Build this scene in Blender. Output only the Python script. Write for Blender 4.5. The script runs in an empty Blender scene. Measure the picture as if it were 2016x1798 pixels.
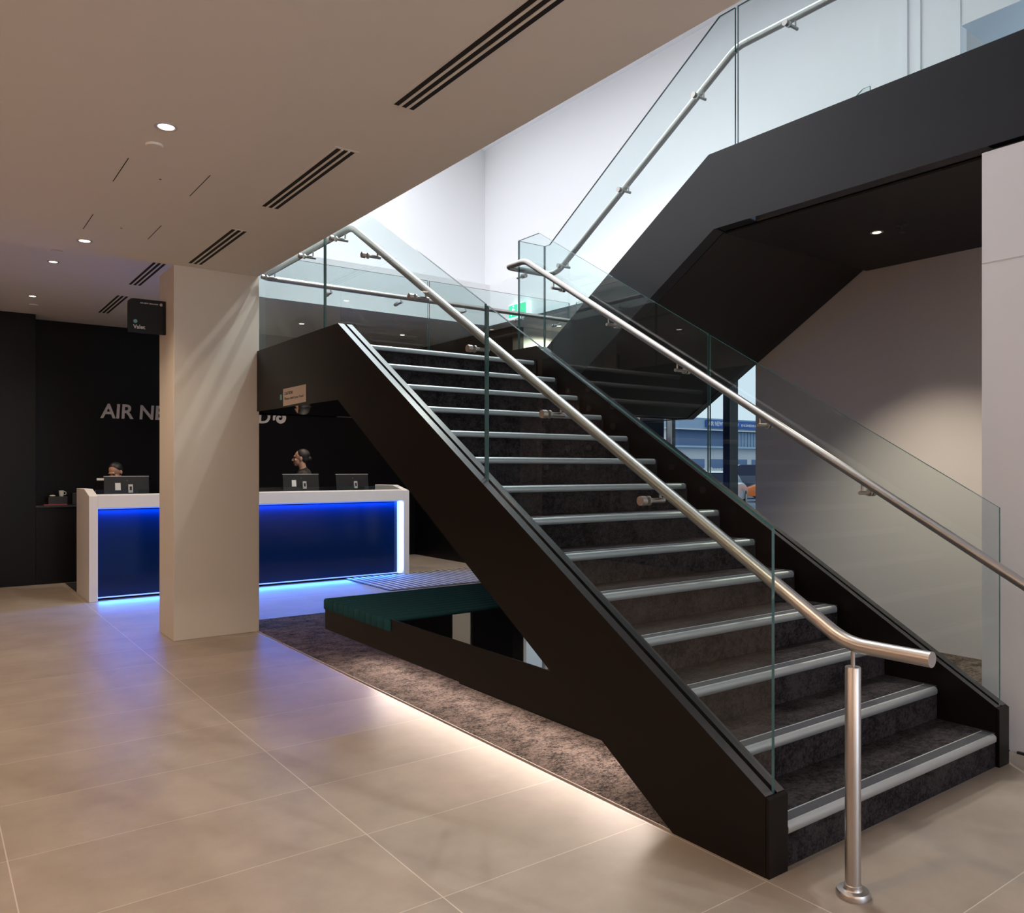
import bpy, bmesh, math, random
from mathutils import Vector, Matrix
random.seed(7)
S = bpy.context.scene
COL = S.collection
PI = math.pi

# ------------------------------------------------------------------ camera
TH = 0.631722561
cam_d = bpy.data.cameras.new('camera'); cam = bpy.data.objects.new('camera', cam_d); COL.objects.link(cam)
cam.location = (0, 0, 1.50173)
cam.rotation_euler = (PI/2, 0, -TH)
cam_d.sensor_fit = 'HORIZONTAL'; cam_d.sensor_width = 36.0
cam_d.lens = 1588.47*36.0/2016.0
cam_d.shift_y = (923.304-899.0)/2016.0
cam_d.clip_start = 0.05; cam_d.clip_end = 400
S.camera = cam

# ------------------------------------------------------------------ exposure, world
S.view_settings.view_transform = 'Standard'; S.view_settings.look = 'None'
S.view_settings.exposure = 0.0; S.view_settings.gamma = 1.0; S.view_settings.use_curve_mapping = False
S.cycles.max_bounces = 12; S.cycles.diffuse_bounces = 5; S.cycles.glossy_bounces = 5
S.cycles.transparent_max_bounces = 24
S.cycles.caustics_reflective = False; S.cycles.caustics_refractive = False
S.cycles.sample_clamp_indirect = 4.0
W = bpy.data.worlds.new('sky'); S.world = W; W.use_nodes = True
bg = W.node_tree.nodes['Background']
bg.inputs['Color'].default_value = (0.90, 0.95, 1.0, 1); bg.inputs['Strength'].default_value = 1.05

# ------------------------------------------------------------------ large lights
def area(name, loc, size, sizey, power, col, rot=(0, 0, 0), spread=None):
    l = bpy.data.lights.new(name, 'AREA'); l.shape = 'RECTANGLE'; l.size = size; l.size_y = sizey
    l.energy = power; l.color = col
    if spread is not None: l.spread = spread
    o = bpy.data.objects.new(name, l); o.location = loc; o.rotation_euler = rot; COL.objects.link(o); return o
def spot(name, loc, power, col, angle=120, blend=1.0, radius=0.05, aim=(0, 0, -1)):
    l = bpy.data.lights.new(name, 'SPOT'); l.energy = power; l.color = col
    l.spot_size = math.radians(angle); l.spot_blend = blend; l.shadow_soft_size = radius
    o = bpy.data.objects.new(name, l); o.location = loc
    o.rotation_euler = Vector(aim).to_track_quat('-Z', 'Y').to_euler(); COL.objects.link(o); return o
WARM = (1.0, 0.76, 0.54); COOL = (0.88, 0.93, 1.0)
# soft area light added over the stair void to brighten its walls
area('void_fill_light', (4.3, 6.6, 6.42), 1.8, 7.6, 235, (0.93, 0.96, 1.0))
# daylight from the glazed entrance behind the camera
area('entrance_daylight', (3.6, -3.9, 1.9), 3.0, 2.6, 95, (0.66, 0.80, 1.0), (PI/2, 0, 0))
for i, (x, y) in enumerate(((4.05, 5.9), (4.9, 6.3))):
    spot('void_spot', (x, y, 6.4), 320, (1.0, 0.96, 0.90), 118, 0.5, 0.03)
area('upper_room_fill', (9.3, 1.4, 4.3), 3.5, 0.1, 85, (0.78, 0.88, 1.0), (PI, 0, 0))  # unseen light added to brighten the upper room ceiling
# lobby downlights (the lamps; their fittings are built with the ceiling)
MAIN_LIGHTS = [(1.025, 4.443), (1.025, 7.039), (1.025, 1.85), (-1.5, 7.04), (-1.5, 4.44), (-1.5, 1.85), (-1.5, -0.75), (-3.3, 5.7), (-3.3, 1.8)]
for x, y in MAIN_LIGHTS: spot('downlight_lamp', (x, y, 3.25), 100, WARM, 122, 1.0, 0.05)
# warm unseen fill added at side wall and entrance to brighten the ceiling
area('lobby_fill_light', (-3.85, 3.4, 2.5), 0.12, 9.0, 620, (1.0, 0.78, 0.60), (0, math.radians(150), 0))
area('lobby_fill_light', (-1.0, -4.8, 2.4), 5.5, 0.12, 190, (1.0, 0.80, 0.64), (math.radians(150), 0, 0))
REAR_LIGHTS = [(1.025, 8.89, 3.5), (1.035, 10.8, 3.5), (4.43, 11.2, 3.6), (6.07, 11.2, 3.6), (-1.5, 9.5, 3.5), (-3.3, 10.6, 3.5)]  # last two are out of view, added to light the brown wall
for x, y, z in REAR_LIGHTS: spot('downlight_lamp', (x, y, z-.03), 100, WARM, 120, 1.0, 0.04)
spot('downlight_lamp', (7.55, 9.15, 3.56), 70, WARM, 160, 0.4, 0.03)
for y in (3.2, 0.6, -2.0): spot('downlight_lamp', (5.66, y, 3.20), 330, (1.0, 0.85, 0.67), 94, 0.8, 0.04)  # first is the visible fitting; the rest are added fill for the grey wall

# ------------------------------------------------------------------ materials
def nodes(m): return m.node_tree.nodes, m.node_tree.links
def mat(name, col, rough=0.5, metal=0.0, spec=0.5, coat=0.0, var=0.0, scale=8.0, bump=0.0, bscale=60.0, rvar=0.0):
    m = bpy.data.materials.new(name); m.use_nodes = True; N, L = nodes(m)
    b = N['Principled BSDF']
    b.inputs['Base Color'].default_value = (*col, 1); b.inputs['Roughness'].default_value = rough
    b.inputs['Metallic'].default_value = metal; b.inputs['Specular IOR Level'].default_value = spec
    b.inputs['Coat Weight'].default_value = coat; b.inputs['Coat Roughness'].default_value = 0.05
    tc = N.new('ShaderNodeTexCoord')
    if var > 0 or rvar > 0:
        n = N.new('ShaderNodeTexNoise'); n.inputs['Scale'].default_value = scale; n.inputs['Detail'].default_value = 6
        L.new(tc.outputs['Object'], n.inputs['Vector'])
        if var > 0:
            r = N.new('ShaderNodeMix'); r.data_type = 'RGBA'
            r.inputs[6].default_value = (*[c*(1-var) for c in col], 1); r.inputs[7].default_value = (*[min(1, c*(1+var)) for c in col], 1)
            L.new(n.outputs['Fac'], r.inputs[0]); L.new(r.outputs[2], b.inputs['Base Color'])
        if rvar > 0:
            q = N.new('ShaderNodeMapRange'); q.inputs[3].default_value = max(0.02, rough-rvar); q.inputs[4].default_value = rough+rvar
            L.new(n.outputs['Fac'], q.inputs[0]); L.new(q.outputs[0], b.inputs['Roughness'])
    if bump > 0:
        n2 = N.new('ShaderNodeTexNoise'); n2.inputs['Scale'].default_value = bscale; n2.inputs['Detail'].default_value = 4
        L.new(tc.outputs['Object'], n2.inputs['Vector'])
        bp = N.new('ShaderNodeBump'); bp.inputs['Strength'].default_value = bump; bp.inputs['Distance'].default_value = 0.004
        L.new(n2.outputs['Fac'], bp.inputs['Height']); L.new(bp.outputs[0], b.inputs['Normal'])
    return m
def emis(name, col, s, base=(0.8, 0.8, 0.8)):
    m = mat(name, base, 0.4); b = m.node_tree.nodes['Principled BSDF']
    b.inputs['Emission Color'].default_value = (*col, 1); b.inputs['Emission Strength'].default_value = s
    return m
def glass_mat(name, tint, ior=1.5, gloss=1.0):
    m = bpy.data.materials.new(name); m.use_nodes = True; N, L = nodes(m); N.remove(N['Principled BSDF'])
    out = N['Material Output']; g = N.new('ShaderNodeNewGeometry'); f = N.new('ShaderNodeFresnel'); f.inputs[0].default_value = ior
    t = N.new('ShaderNodeBsdfTransparent'); t2 = N.new('ShaderNodeBsdfTransparent'); gl = N.new('ShaderNodeBsdfGlossy')
    nz = N.new('ShaderNodeTexNoise'); nz.inputs['Scale'].default_value = 0.7
    tc = N.new('ShaderNodeTexCoord'); L.new(tc.outputs['Object'], nz.inputs['Vector'])
    rm = N.new('ShaderNodeMix'); rm.data_type = 'RGBA'; rm.inputs[6].default_value = (*tint, 1); rm.inputs[7].default_value = (*[min(1, c*1.02) for c in tint], 1)
    L.new(nz.outputs['Fac'], rm.inputs[0]); L.new(rm.outputs[2], t.inputs[0])
    gl.inputs['Roughness'].default_value = 0.0; gl.inputs[0].default_value = (gloss, gloss, gloss, 1)
    a = N.new('ShaderNodeMixShader'); L.new(f.outputs[0], a.inputs[0]); L.new(t.outputs[0], a.inputs[1]); L.new(gl.outputs[0], a.inputs[2])
    c = N.new('ShaderNodeMixShader'); L.new(g.outputs['Backfacing'], c.inputs[0]); L.new(a.outputs[0], c.inputs[1]); L.new(t2.outputs[0], c.inputs[2])
    L.new(c.outputs[0], out.inputs[0]); return m
def math_n(N, L, op, a, b=None):
    n = N.new('ShaderNodeMath'); n.operation = op
    for i, v in enumerate((a, b)):
        if v is None: continue
        if hasattr(v, 'links'): L.new(v, n.inputs[i])
        else: n.inputs[i].default_value = v
    return n.outputs[0]
def tile_mat():
    m = bpy.data.materials.new('porcelain_tile'); m.use_nodes = True; N, L = nodes(m); b = N['Principled BSDF']
    tc = N.new('ShaderNodeTexCoord'); sx = N.new('ShaderNodeSeparateXYZ'); L.new(tc.outputs['Object'], sx.inputs[0])
    M = lambda op, a, c=None: math_n(N, L, op, a, c)
    X, Y = sx.outputs[0], sx.outputs[1]
    right = M('GREATER_THAN', X, 2.48)
    xs = M('SUBTRACT', X, M('ADD', M('MULTIPLY', right, 2.48-0.265), 0.265))
    ys = M('SUBTRACT', Y, M('ADD', M('MULTIPLY', right, 0.08), 1.822-60.3))
    xs = M('ADD', xs, 60.5)   # 60.5 = 25 * 2.42 = 50 * 1.21
    xi = M('DIVIDE', xs, M('ADD', 1.21, M('MULTIPLY', right, 1.21))); yi = M('DIVIDE', ys, 0.603)
    fx = M('FRACT', xi); fy = M('FRACT', yi)
    dx = M('MULTIPLY', M('MINIMUM', fx, M('SUBTRACT', 1.0, fx)), 1.21)
    dy = M('MULTIPLY', M('MINIMUM', fy, M('SUBTRACT', 1.0, fy)), 0.603)
    mask = M('MAXIMUM', M('LESS_THAN', dx, 0.0022), M('LESS_THAN', dy, 0.0016))
    cb = N.new('ShaderNodeCombineXYZ'); L.new(M('FLOOR', xi), cb.inputs[0]); L.new(M('FLOOR', yi), cb.inputs[1])
    wn = N.new('ShaderNodeTexWhiteNoise'); L.new(cb.outputs[0], wn.inputs[0])
    av = N.new('ShaderNodeVectorMath'); av.operation = 'ADD'; L.new(tc.outputs['Object'], av.inputs[0])
    sc = N.new('ShaderNodeVectorMath'); sc.operation = 'SCALE'; sc.inputs['Scale'].default_value = 5; L.new(wn.outputs['Color'], sc.inputs[0]); L.new(sc.outputs[0], av.inputs[1])
    n1 = N.new('ShaderNodeTexNoise'); n1.inputs['Scale'].default_value = 3.4; n1.inputs['Detail'].default_value = 9; n1.inputs['Roughness'].default_value = 0.62
    L.new(av.outputs[0], n1.inputs['Vector'])
    cr = N.new('ShaderNodeValToRGB'); cr.color_ramp.elements[0].position = 0.3; cr.color_ramp.elements[1].position = 0.72
    cr.color_ramp.elements[0].color = (0.245, 0.203, 0.164, 1); cr.color_ramp.elements[1].color = (0.325, 0.275, 0.226, 1)
    L.new(n1.outputs['Fac'], cr.inputs[0])
    tm = N.new('ShaderNodeMix'); tm.data_type = 'RGBA'; tm.blend_type = 'MULTIPLY'; tm.inputs[0].default_value = 1
    vv = M('ADD', M('MULTIPLY', wn.outputs['Value'], 0.10), 0.95)
    cc = N.new('ShaderNodeCombineColor'); [L.new(vv, cc.inputs[i]) for i in range(3)]
    L.new(cr.outputs[0], tm.inputs[6]); L.new(cc.outputs[0], tm.inputs[7])
    mx = N.new('ShaderNodeMix'); mx.data_type = 'RGBA'; L.new(mask, mx.inputs[0]); L.new(tm.outputs[2], mx.inputs[6]); mx.inputs[7].default_value = (0.50, 0.45, 0.40, 1)
    L.new(mx.outputs[2], b.inputs['Base Color'])
    rr = N.new('ShaderNodeMapRange'); rr.inputs[3].default_value = 0.37; rr.inputs[4].default_value = 0.44; L.new(n1.outputs['Fac'], rr.inputs[0]); L.new(rr.outputs[0], b.inputs['Roughness'])
    b.inputs['Specular IOR Level'].default_value = 0.5
    return m
def carpet_mat(name, dark, light, sc=1.0):
    m = bpy.data.materials.new(name); m.use_nodes = True; N, L = nodes(m); b = N['Principled BSDF']
    tc = N.new('ShaderNodeTexCoord'); mp = N.new('ShaderNodeMapping'); mp.inputs['Scale'].default_value = (1.0, 1.35, 1.0); L.new(tc.outputs['Object'], mp.inputs[0])
    def nz(scale, det, rough):
        n = N.new('ShaderNodeTexNoise'); n.inputs['Scale'].default_value = scale*sc; n.inputs['Detail'].default_value = det; n.inputs['Roughness'].default_value = rough
        L.new(mp.outputs[0], n.inputs['Vector']); return n
    n1 = nz(7.0, 3, 0.5); n2 = nz(120.0, 2, 0.6); n3 = nz(38.0, 3, 0.7)
    a = math_n(N, L, 'ADD', math_n(N, L, 'MULTIPLY', n1.outputs['Fac'], 0.55), math_n(N, L, 'MULTIPLY', n3.outputs['Fac'], 0.75))
    a = math_n(N, L, 'ADD', a, math_n(N, L, 'MULTIPLY', n2.outputs['Fac'], 0.70))
    cr = N.new('ShaderNodeValToRGB'); cr.color_ramp.elements[0].position = 0.86; cr.color_ramp.elements[1].position = 1.0
    cr.color_ramp.elements[0].color = (*dark, 1); cr.color_ramp.elements[1].color = (*light, 1)
    mr = math_n(N, L, 'ADD', math_n(N, L, 'MULTIPLY', math_n(N, L, 'SUBTRACT', a, 1.0), 0.40), 0.93)
    L.new(mr, cr.inputs[0]); L.new(cr.outputs[0], b.inputs['Base Color'])
    b.inputs['Roughness'].default_value = 0.95; b.inputs['Specular IOR Level'].default_value = 0.1
    bp = N.new('ShaderNodeBump'); bp.inputs['Strength'].default_value = 0.6; bp.inputs['Distance'].default_value = 0.004
    L.new(n2.outputs['Fac'], bp.inputs['Height']); L.new(bp.outputs[0], b.inputs['Normal'])
    return m
def brushed(name, col, rough=0.28):
    m = mat(name, col, rough, 1.0); N, L = nodes(m); b = N['Principled BSDF']
    tc = N.new('ShaderNodeTexCoord'); n = N.new('ShaderNodeTexNoise'); n.inputs['Scale'].default_value = 180; n.inputs['Detail'].default_value = 3
    L.new(tc.outputs['Object'], n.inputs['Vector'])
    q = N.new('ShaderNodeMapRange'); q.inputs[3].default_value = rough-.02; q.inputs[4].default_value = rough+.03
    L.new(n.outputs['Fac'], q.inputs[0]); L.new(q.outputs[0], b.inputs['Roughness']); return m

M = {}
M['tile'] = tile_mat()
M['carpet'] = carpet_mat('lobby_carpet', (0.012, 0.009, 0.009), (0.16, 0.125, 0.11))
M['staircarpet'] = carpet_mat('stair_carpet', (0.008, 0.0065, 0.0075), (0.045, 0.037, 0.039), 0.8)
M['black_floor'] = mat('dark_mat', (0.012, 0.012, 0.012), 0.6, var=0.2)
M['ceiling'] = mat('ceiling_paint', (0.81, 0.78, 0.74), 0.85, var=0.01, spec=0.2)
M['white_wall'] = mat('white_paint', (0.82, 0.82, 0.83), 0.8, var=0.008, scale=2, spec=0.2)
M['grey_wall'] = mat('grey_paint', (0.52, 0.50, 0.485), 0.8, var=0.02, scale=3, spec=0.2)
M['pier'] = mat('pier_panel', (0.60, 0.56, 0.50), 0.55, var=0.012, scale=3, spec=0.3)
M['black_wall'] = mat('black_lacquer_wall', (0.0042, 0.0036, 0.0044), 0.36, var=0.15, scale=1.5, spec=0.16)
M['bronze'] = mat('dark_bronze_steel', (0.0072, 0.0055, 0.0050), 0.36, 0.0, 0.15, var=0.08, scale=3, rvar=0.04)
M['beam'] = mat('lit_bronze_steel', (0.015, 0.015, 0.0185), 0.42, 0.0, 0.3, var=0.06, scale=3)  # stringer bronze made lighter and bluer for the void light on this beam
M['bronze_top'] = mat('dark_bronze_lit_top', (0.030, 0.031, 0.034), 0.24, 0.0, 1.0, var=0.05)  # up-facing stringer faces: void light put into a lighter, glossier bronze
M['soffit'] = mat('black_gloss_soffit', (0.020, 0.016, 0.0145), 0.5, spec=0.25, var=0.1, scale=2)
M['gloss'] = mat('black_gloss_top', (0.004, 0.004, 0.005), 0.03, spec=0.7)
M['brown_wall'] = mat('brown_panel_wall', (0.12, 0.088, 0.074), 0.6, var=0.06)
M['glass'] = glass_mat('clear_toughened_glass', (0.80, 0.885, 0.885))
M['glass_edge'] = mat('green_glass_edge', (0.03, 0.10, 0.10), 0.12, spec=0.8)
M['window_glass'] = glass_mat('window_glass', (0.84, 0.93, 1.0))
M['steel'] = brushed('brushed_stainless', (0.50, 0.47, 0.45), 0.37)
M['alu'] = mat('satin_aluminium', (0.50, 0.53, 0.54), 0.42, 0.75, var=0.03)
M['strip'] = mat('charcoal_grip_strip', (0.035, 0.035, 0.042), 0.8, bump=0.4)
M['counter_white'] = mat('white_solid_surface', (0.66, 0.63, 0.62), 0.45, var=0.01)
M['counter_panel'] = mat('dark_blue_glass_panel', (0.002, 0.012, 0.048), 0.10, spec=0.4)
M['blue_led'] = emis('blue_led', (0.0, 0.12, 1.0), 1.6)
M['white_led'] = emis('pale_blue_led', (0.36, 0.5, 1.0), 1.3)
M['lamp'] = emis('lamp_disc', (1.0, 0.84, 0.66), 6.0)
M['teal'] = mat('teal_wool', (0.006, 0.048, 0.060), 0.85, bump=0.4, bscale=220, var=0.12, scale=90, spec=0.2)
M['black_plastic'] = mat('black_plastic', (0.011, 0.010, 0.009), 0.4, var=0.1)
M['dark_void'] = mat('vent_slot', (0.012, 0.010, 0.009), 0.9)
M['silver'] = mat('silver_rim', (0.55, 0.52, 0.48), 0.35, 0.4, var=0.03)
M['sticker'] = mat('white_sticker', (0.62, 0.60, 0.55), 0.7, var=0.04)
M['letter'] = mat('brushed_letter', (0.60, 0.58, 0.60), 0.5, 0.0, var=0.03)
M['sign_black'] = mat('sign_black', (0.005, 0.0045, 0.004), 0.45, var=0.1, spec=0.2)
M['sign_text'] = mat('sign_text', (0.55, 0.53, 0.52), 0.6)
M['teal_dot'] = mat('teal_dot', (0.10, 0.34, 0.38), 0.5)
M['caution'] = mat('caution_plate', (0.50, 0.43, 0.38), 0.6, var=0.02)
M['caution_text'] = mat('caution_text', (0.07, 0.06, 0.055), 0.6)
M['exit_green'] = emis('exit_green', (0.0, 0.75, 0.32), 1.1, (0.0, 0.4, 0.2))
M['exit_white'] = emis('exit_white', (0.80, 1.0, 0.95), 1.0)
M['frame_blue'] = mat('window_frame_dark', (0.010, 0.016, 0.025), 0.4, var=0.1)
M['frame_white'] = mat('window_frame_white', (0.7, 0.72, 0.75), 0.4)
M['skin'] = mat('skin', (0.42, 0.22, 0.14), 0.5, var=0.08, scale=20)
M['hair'] = mat('dark_hair', (0.012, 0.009, 0.008), 0.5, bump=0.5, bscale=90)
M['suit'] = mat('dark_uniform', (0.022, 0.017, 0.015), 0.85, bump=0.3, bscale=200)
M['shoe'] = mat('black_leather', (0.01, 0.01, 0.01), 0.3)
M['asphalt'] = mat('asphalt', (0.16, 0.20, 0.27), 0.9, var=0.15, scale=3)

# ------------------------------------------------------------------ mesh helpers
def finish(bm, name, m, parent=None, smooth=False, bevel=0.0):
    bmesh.ops.recalc_face_normals(bm, faces=bm.faces)
    me = bpy.data.meshes.new(name); bm.to_mesh(me); bm.free()
    ms = m if isinstance(m, (list, tuple)) else [m]
    for x in ms: me.materials.append(x)
    if smooth:
        for p in me.polygons: p.use_smooth = True
        me.set_sharp_from_angle(angle=math.radians(38))
    o = bpy.data.objects.new(name, me); COL.objects.link(o)
    if parent: o.parent = parent
    if bevel:
        b = o.modifiers.new('bevel', 'BEVEL'); b.width = bevel; b.segments = 2; b.limit_method = 'ANGLE'
    return o
def box(bm, x0, x1, y0, y1, z0, z1, mi=0):
    v = [bm.verts.new(p) for p in ((x0,y0,z0),(x1,y0,z0),(x1,y1,z0),(x0,y1,z0),(x0,y0,z1),(x1,y0,z1),(x1,y1,z1),(x0,y1,z1))]
    for f in ((0,3,2,1),(4,5,6,7),(0,1,5,4),(1,2,6,5),(2,3,7,6),(3,0,4,7)):
        bm.faces.new([v[i] for i in f]).material_index = mi
def prism(bm, pts, axis, a, b, side=0, cap=0):
    """polygon of (u,v) extruded along axis: X -> (y,z), Y -> (x,z), Z -> (x,y)"""
    def mk(p, t): return (t, p[0], p[1]) if axis == 'X' else ((p[0], t, p[1]) if axis == 'Y' else (p[0], p[1], t))
    A = [bm.verts.new(mk(p, a)) for p in pts]; B = [bm.verts.new(mk(p, b)) for p in pts]
    bm.faces.new(A).material_index = cap; bm.faces.new(B[::-1]).material_index = cap
    n = len(pts)
    for i in range(n):
        bm.faces.new([A[i], B[i], B[(i+1) % n], A[(i+1) % n]]).material_index = side
def frame_of(d):
    d = d.normalized(); up = Vector((0, 0, 1)) if abs(d.z) < 0.95 else Vector((1, 0, 0))
    a = d.cross(up).normalized(); return a, a.cross(d).normalized()
def tube(bm, pts, r, seg=20, fillet=0.0, cap=True):
    P = [Vector(p) for p in pts]; path = [P[0]]
    for i in range(1, len(P)-1):
        if fillet > 0:
            a = (P[i-1]-P[i]); b = (P[i+1]-P[i]); f = min(fillet, a.length*0.48, b.length*0.48)
            p0 = P[i]+a.normalized()*f; p1 = P[i]+b.normalized()*f
            for k in range(9):
                t = k/8; path.append(p0.lerp(P[i], t).lerp(P[i].lerp(p1, t), t))
        else: path.append(P[i])
    path.append(P[-1])
    rings = []; prev = None
    for i, p in enumerate(path):
        d = (path[min(i+1, len(path)-1)]-path[max(i-1, 0)]).normalized()
        if prev is None: a, b = frame_of(d)
        else:
            a = prev-d*prev.dot(d); a.normalize(); b = a.cross(d).normalized()
        prev = a
        rr = r[i] if isinstance(r, (list, tuple)) else r
        rings.append([bm.verts.new(p+(a*math.cos(2*PI*k/seg)+b*math.sin(2*PI*k/seg))*rr) for k in range(seg)])
    for i in range(len(rings)-1):
        for k in range(seg):
            bm.faces.new([rings[i][k], rings[i][(k+1) % seg], rings[i+1][(k+1) % seg], rings[i+1][k]])
    if cap: bm.faces.new(rings[0][::-1]); bm.faces.new(rings[-1])
def lathe(bm, prof, c=(0, 0, 0), seg=32):
    c = Vector(c); rings = []
    for r, z in prof:
        rings.append([bm.verts.new(c+Vector((r*math.cos(2*PI*k/seg), r*math.sin(2*PI*k/seg), z))) for k in range(seg)])
    for i in range(len(rings)-1):
        for k in range(seg): bm.faces.new([rings[i][k], rings[i][(k+1) % seg], rings[i+1][(k+1) % seg], rings[i+1][k]])
    bm.faces.new(rings[0][::-1]); bm.faces.new(rings[-1])
def ball(bm, c, r, sx=1, sy=1, sz=1, rot=None, u=20, v=14):
    mt = Matrix.Translation(Vector(c)) @ (rot.to_4x4() if rot else Matrix()) @ Matrix.Diagonal((r*sx, r*sy, r*sz, 1))
    bmesh.ops.create_uvsphere(bm, u_segments=u, v_segments=v, radius=1, matrix=mt)
def tag(o, label=None, cat=None, group=None, kind=None):
    if label: o['label'] = label
    if cat: o['category'] = cat
    if group: o['group'] = group
    if kind: o['kind'] = kind
    return o
def empty(name, loc, label, cat, group=None):
    o = bpy.data.objects.new(name, None); o.location = loc; o.empty_display_size = 0.1; COL.objects.link(o)
    return tag(o, label, cat, group)
def part(bm, name, m, root, smooth=False, bevel=0.0):
    """bm is in world space; bring it to the root's space"""
    q = root; off = Vector((0, 0, 0))
    while q: off += q.location; q = q.parent
    bmesh.ops.translate(bm, verts=bm.verts, vec=-off)
    return finish(bm, name, m, root, smooth, bevel)
def struct(name, bm, m, label=None, **k):
    o = finish(bm, name, m, **k); o['kind'] = 'structure'
    if label: o['label'] = label
    return o
def B(): return bmesh.new()
def bx(*a):
    bm = B(); box(bm, *a); return bm
def text_bm(s, width, height, depth, shear=0.0, bold=0.0, spacing=1.0):
    """text as mesh in the XY plane, lower left at 0, scaled to width x height"""
    c = bpy.data.curves.new('t', 'FONT'); c.body = s; c.size = 1; c.extrude = 0.02; c.shear = shear; c.offset = bold; c.space_character = spacing
    c.resolution_u = 4
    o = bpy.data.objects.new('t', c); COL.objects.link(o)
    dg = bpy.context.evaluated_depsgraph_get(); me = bpy.data.meshes.new_from_object(o.evaluated_get(dg))
    bpy.data.objects.remove(o); bpy.data.curves.remove(c)
    bm = B(); bm.from_mesh(me); bpy.data.meshes.remove(me)
    xs = [v.co.x for v in bm.verts]; ys = [v.co.y for v in bm.verts]; zs = [v.co.z for v in bm.verts]
    x0, x1, y0, y1, z0, z1 = min(xs), max(xs), min(ys), max(ys), min(zs), max(zs)
    for v in bm.verts:
        v.co = Vector(((v.co.x-x0)/(x1-x0)*width, (v.co.y-y0)/(y1-y0)*height, (v.co.z-z0)/(z1-z0)*depth))
    return bm
def orient(bm, origin, ex, ey):
    ex = Vector(ex).normalized(); ey = Vector(ey).normalized(); ez = ex.cross(ey)
    o = Vector(origin)
    for v in bm.verts: v.co = o+ex*v.co.x+ey*v.co.y+ez*v.co.z
    return bm

# ------------------------------------------------------------------ key dimensions
XO, XI = 2.496, 2.611          # outer flight, left stringer
RO, RI = 4.475, 4.365          # first flight, right stringer
Y0, TR, RS = 1.8205, 0.289478, 0.175
ZL = 2.45                      # landing
ZU = 3.675                     # upper floor
CZ = 3.28                      # lobby ceiling
def strtop(y): return 0.29+0.6045*(y-1.823) if y < 5.62 else 2.587
def gtop(y): return 1.283+0.6045*(y-1.848) if y < 5.664 else 3.59

# ------------------------------------------------------------------ setting: floors
struct('floor', bx(-5.2, 12, -5, 12.6, -0.3, 0), M['tile'], 'large beige porcelain tile floor of the lobby')
bm = B(); prism(bm, [(2.505, 1.90), (2.505, 7.93), (6.98, 7.93), (6.98, -4.9), (4.68, -4.9), (4.68, 1.90)], 'Z', 0.0, 0.006)
struct('floor_carpet', bm, M['carpet'], 'mottled brown carpet under and beside the stair')
struct('trim_1', bx(2.500, 2.505, 1.90, 7.93, 0, 0.007), mat('trim_strip', (0.35, 0.32, 0.29), 0.5, var=0.03), 'thin metal trim between tile floor and brown carpet')
struct('floor_black', bx(1.52, 5.6, 10.25, 12.0, 0, 0.004), M['black_floor'], 'dark floor behind the reception counter')
struct('ground', bx(7.3, 140, -60, 160, -0.3, -0.05), M['asphalt'], 'blue-grey asphalt car park outside the window')

# ------------------------------------------------------------------ setting: ceilings
struct('ceiling', bx(-5.2, 2.51, -5, 7.43, CZ, CZ+0.38), M['ceiling'], 'warm white plaster ceiling of the lobby with a straight edge at the stair void')
struct('ceiling_rear', bx(-5.2, 2.6, 7.43, 12.6, 3.5, 3.66), M['ceiling'], 'raised ceiling over the reception desk')
bm = B(); box(bm, 2.6, 7.2, 9.80, 12.6, 3.6, 3.66); box(bm, 6.78, 8.4, 5.2, 9.80, 3.6, 3.66)
struct('ceiling_far', bm, M['ceiling'], 'ceiling beyond the stair void')
struct('ceiling_void', bx(2.3, 7.3, -3, 12.6, 6.5, 6.6), M['white_wall'], 'high white ceiling of the stair void')
struct('ceiling_upper', bx(7.16, 12, -3, 3.3, 5.28, 5.34), mat('pale_blue_ceiling', (0.58, 0.66, 0.74), 0.5), 'pale blue ceiling of the upper room')
bm = B(); box(bm, 2.30, 2.509, -3, 9.75, CZ+0.39, 6.5)
struct('wall_void_left', bm, M['white_wall'], 'white wall on the lobby side of the stair void')
struct('wall_void_front', bx(2.509, 12, -3.2, -3, CZ+0.39, 6.5), M['white_wall'])
# back bulkhead and upper walls
struct('wall_bulkhead', bx(2.509, 6.73, 9.75, 9.80, 3.6, 4.2), M['white_wall'], 'white bulkhead across the back of the stair void')
struct('wall_bulkhead_right', bx(6.73, 6.78, 5.2, 9.80, 3.6, 4.2), M['white_wall'], 'white bulkhead along the right of the stair void')
struct('trim_ledge', (lambda b: (box(b, 2.509, 7.15, 9.80, 10.49, 4.1, 4.2), box(b, 6.78, 7.15, 5.2, 9.80, 4.1, 4.2), b)[2])(B()), M['white_wall'])
struct('wall_upper_back', bx(2.509, 7.15, 10.49, 10.6, 4.2, 6.5), M['white_wall'], 'tall white rear wall of the stair void')
struct('wall_upper_right', bx(7.15, 7.25, 3.29, 10.6, 3.67, 6.5), M['white_wall'], 'tall white right wall of the stair void')
bm = B(); box(bm, 7.135, 7.15, 3.29, 4.02, 3.7, 6.5); box(bm, 7.11, 7.135, 3.735, 3.785, 3.7, 6.5); box(bm, 7.115, 7.135, 3.62, 3.645, 3.7, 6.5)
struct('trim_pilaster', bm, M['white_wall'], 'narrow white pilaster strips on the upper wall')
struct('wall_upper_grey', bx(7.25, 12, 3.3, 3.4, 3.67, 5.28), M['grey_wall'], 'grey wall of the upper room')
struct('wall_upper_head', bx(7.15, 7.16, -3, 3.29, 5.28, 6.5), M['white_wall'])
struct('wall_upper_end', bx(11.9, 12, -3, 3.3, 3.67, 5.28), M['white_wall'])

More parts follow.
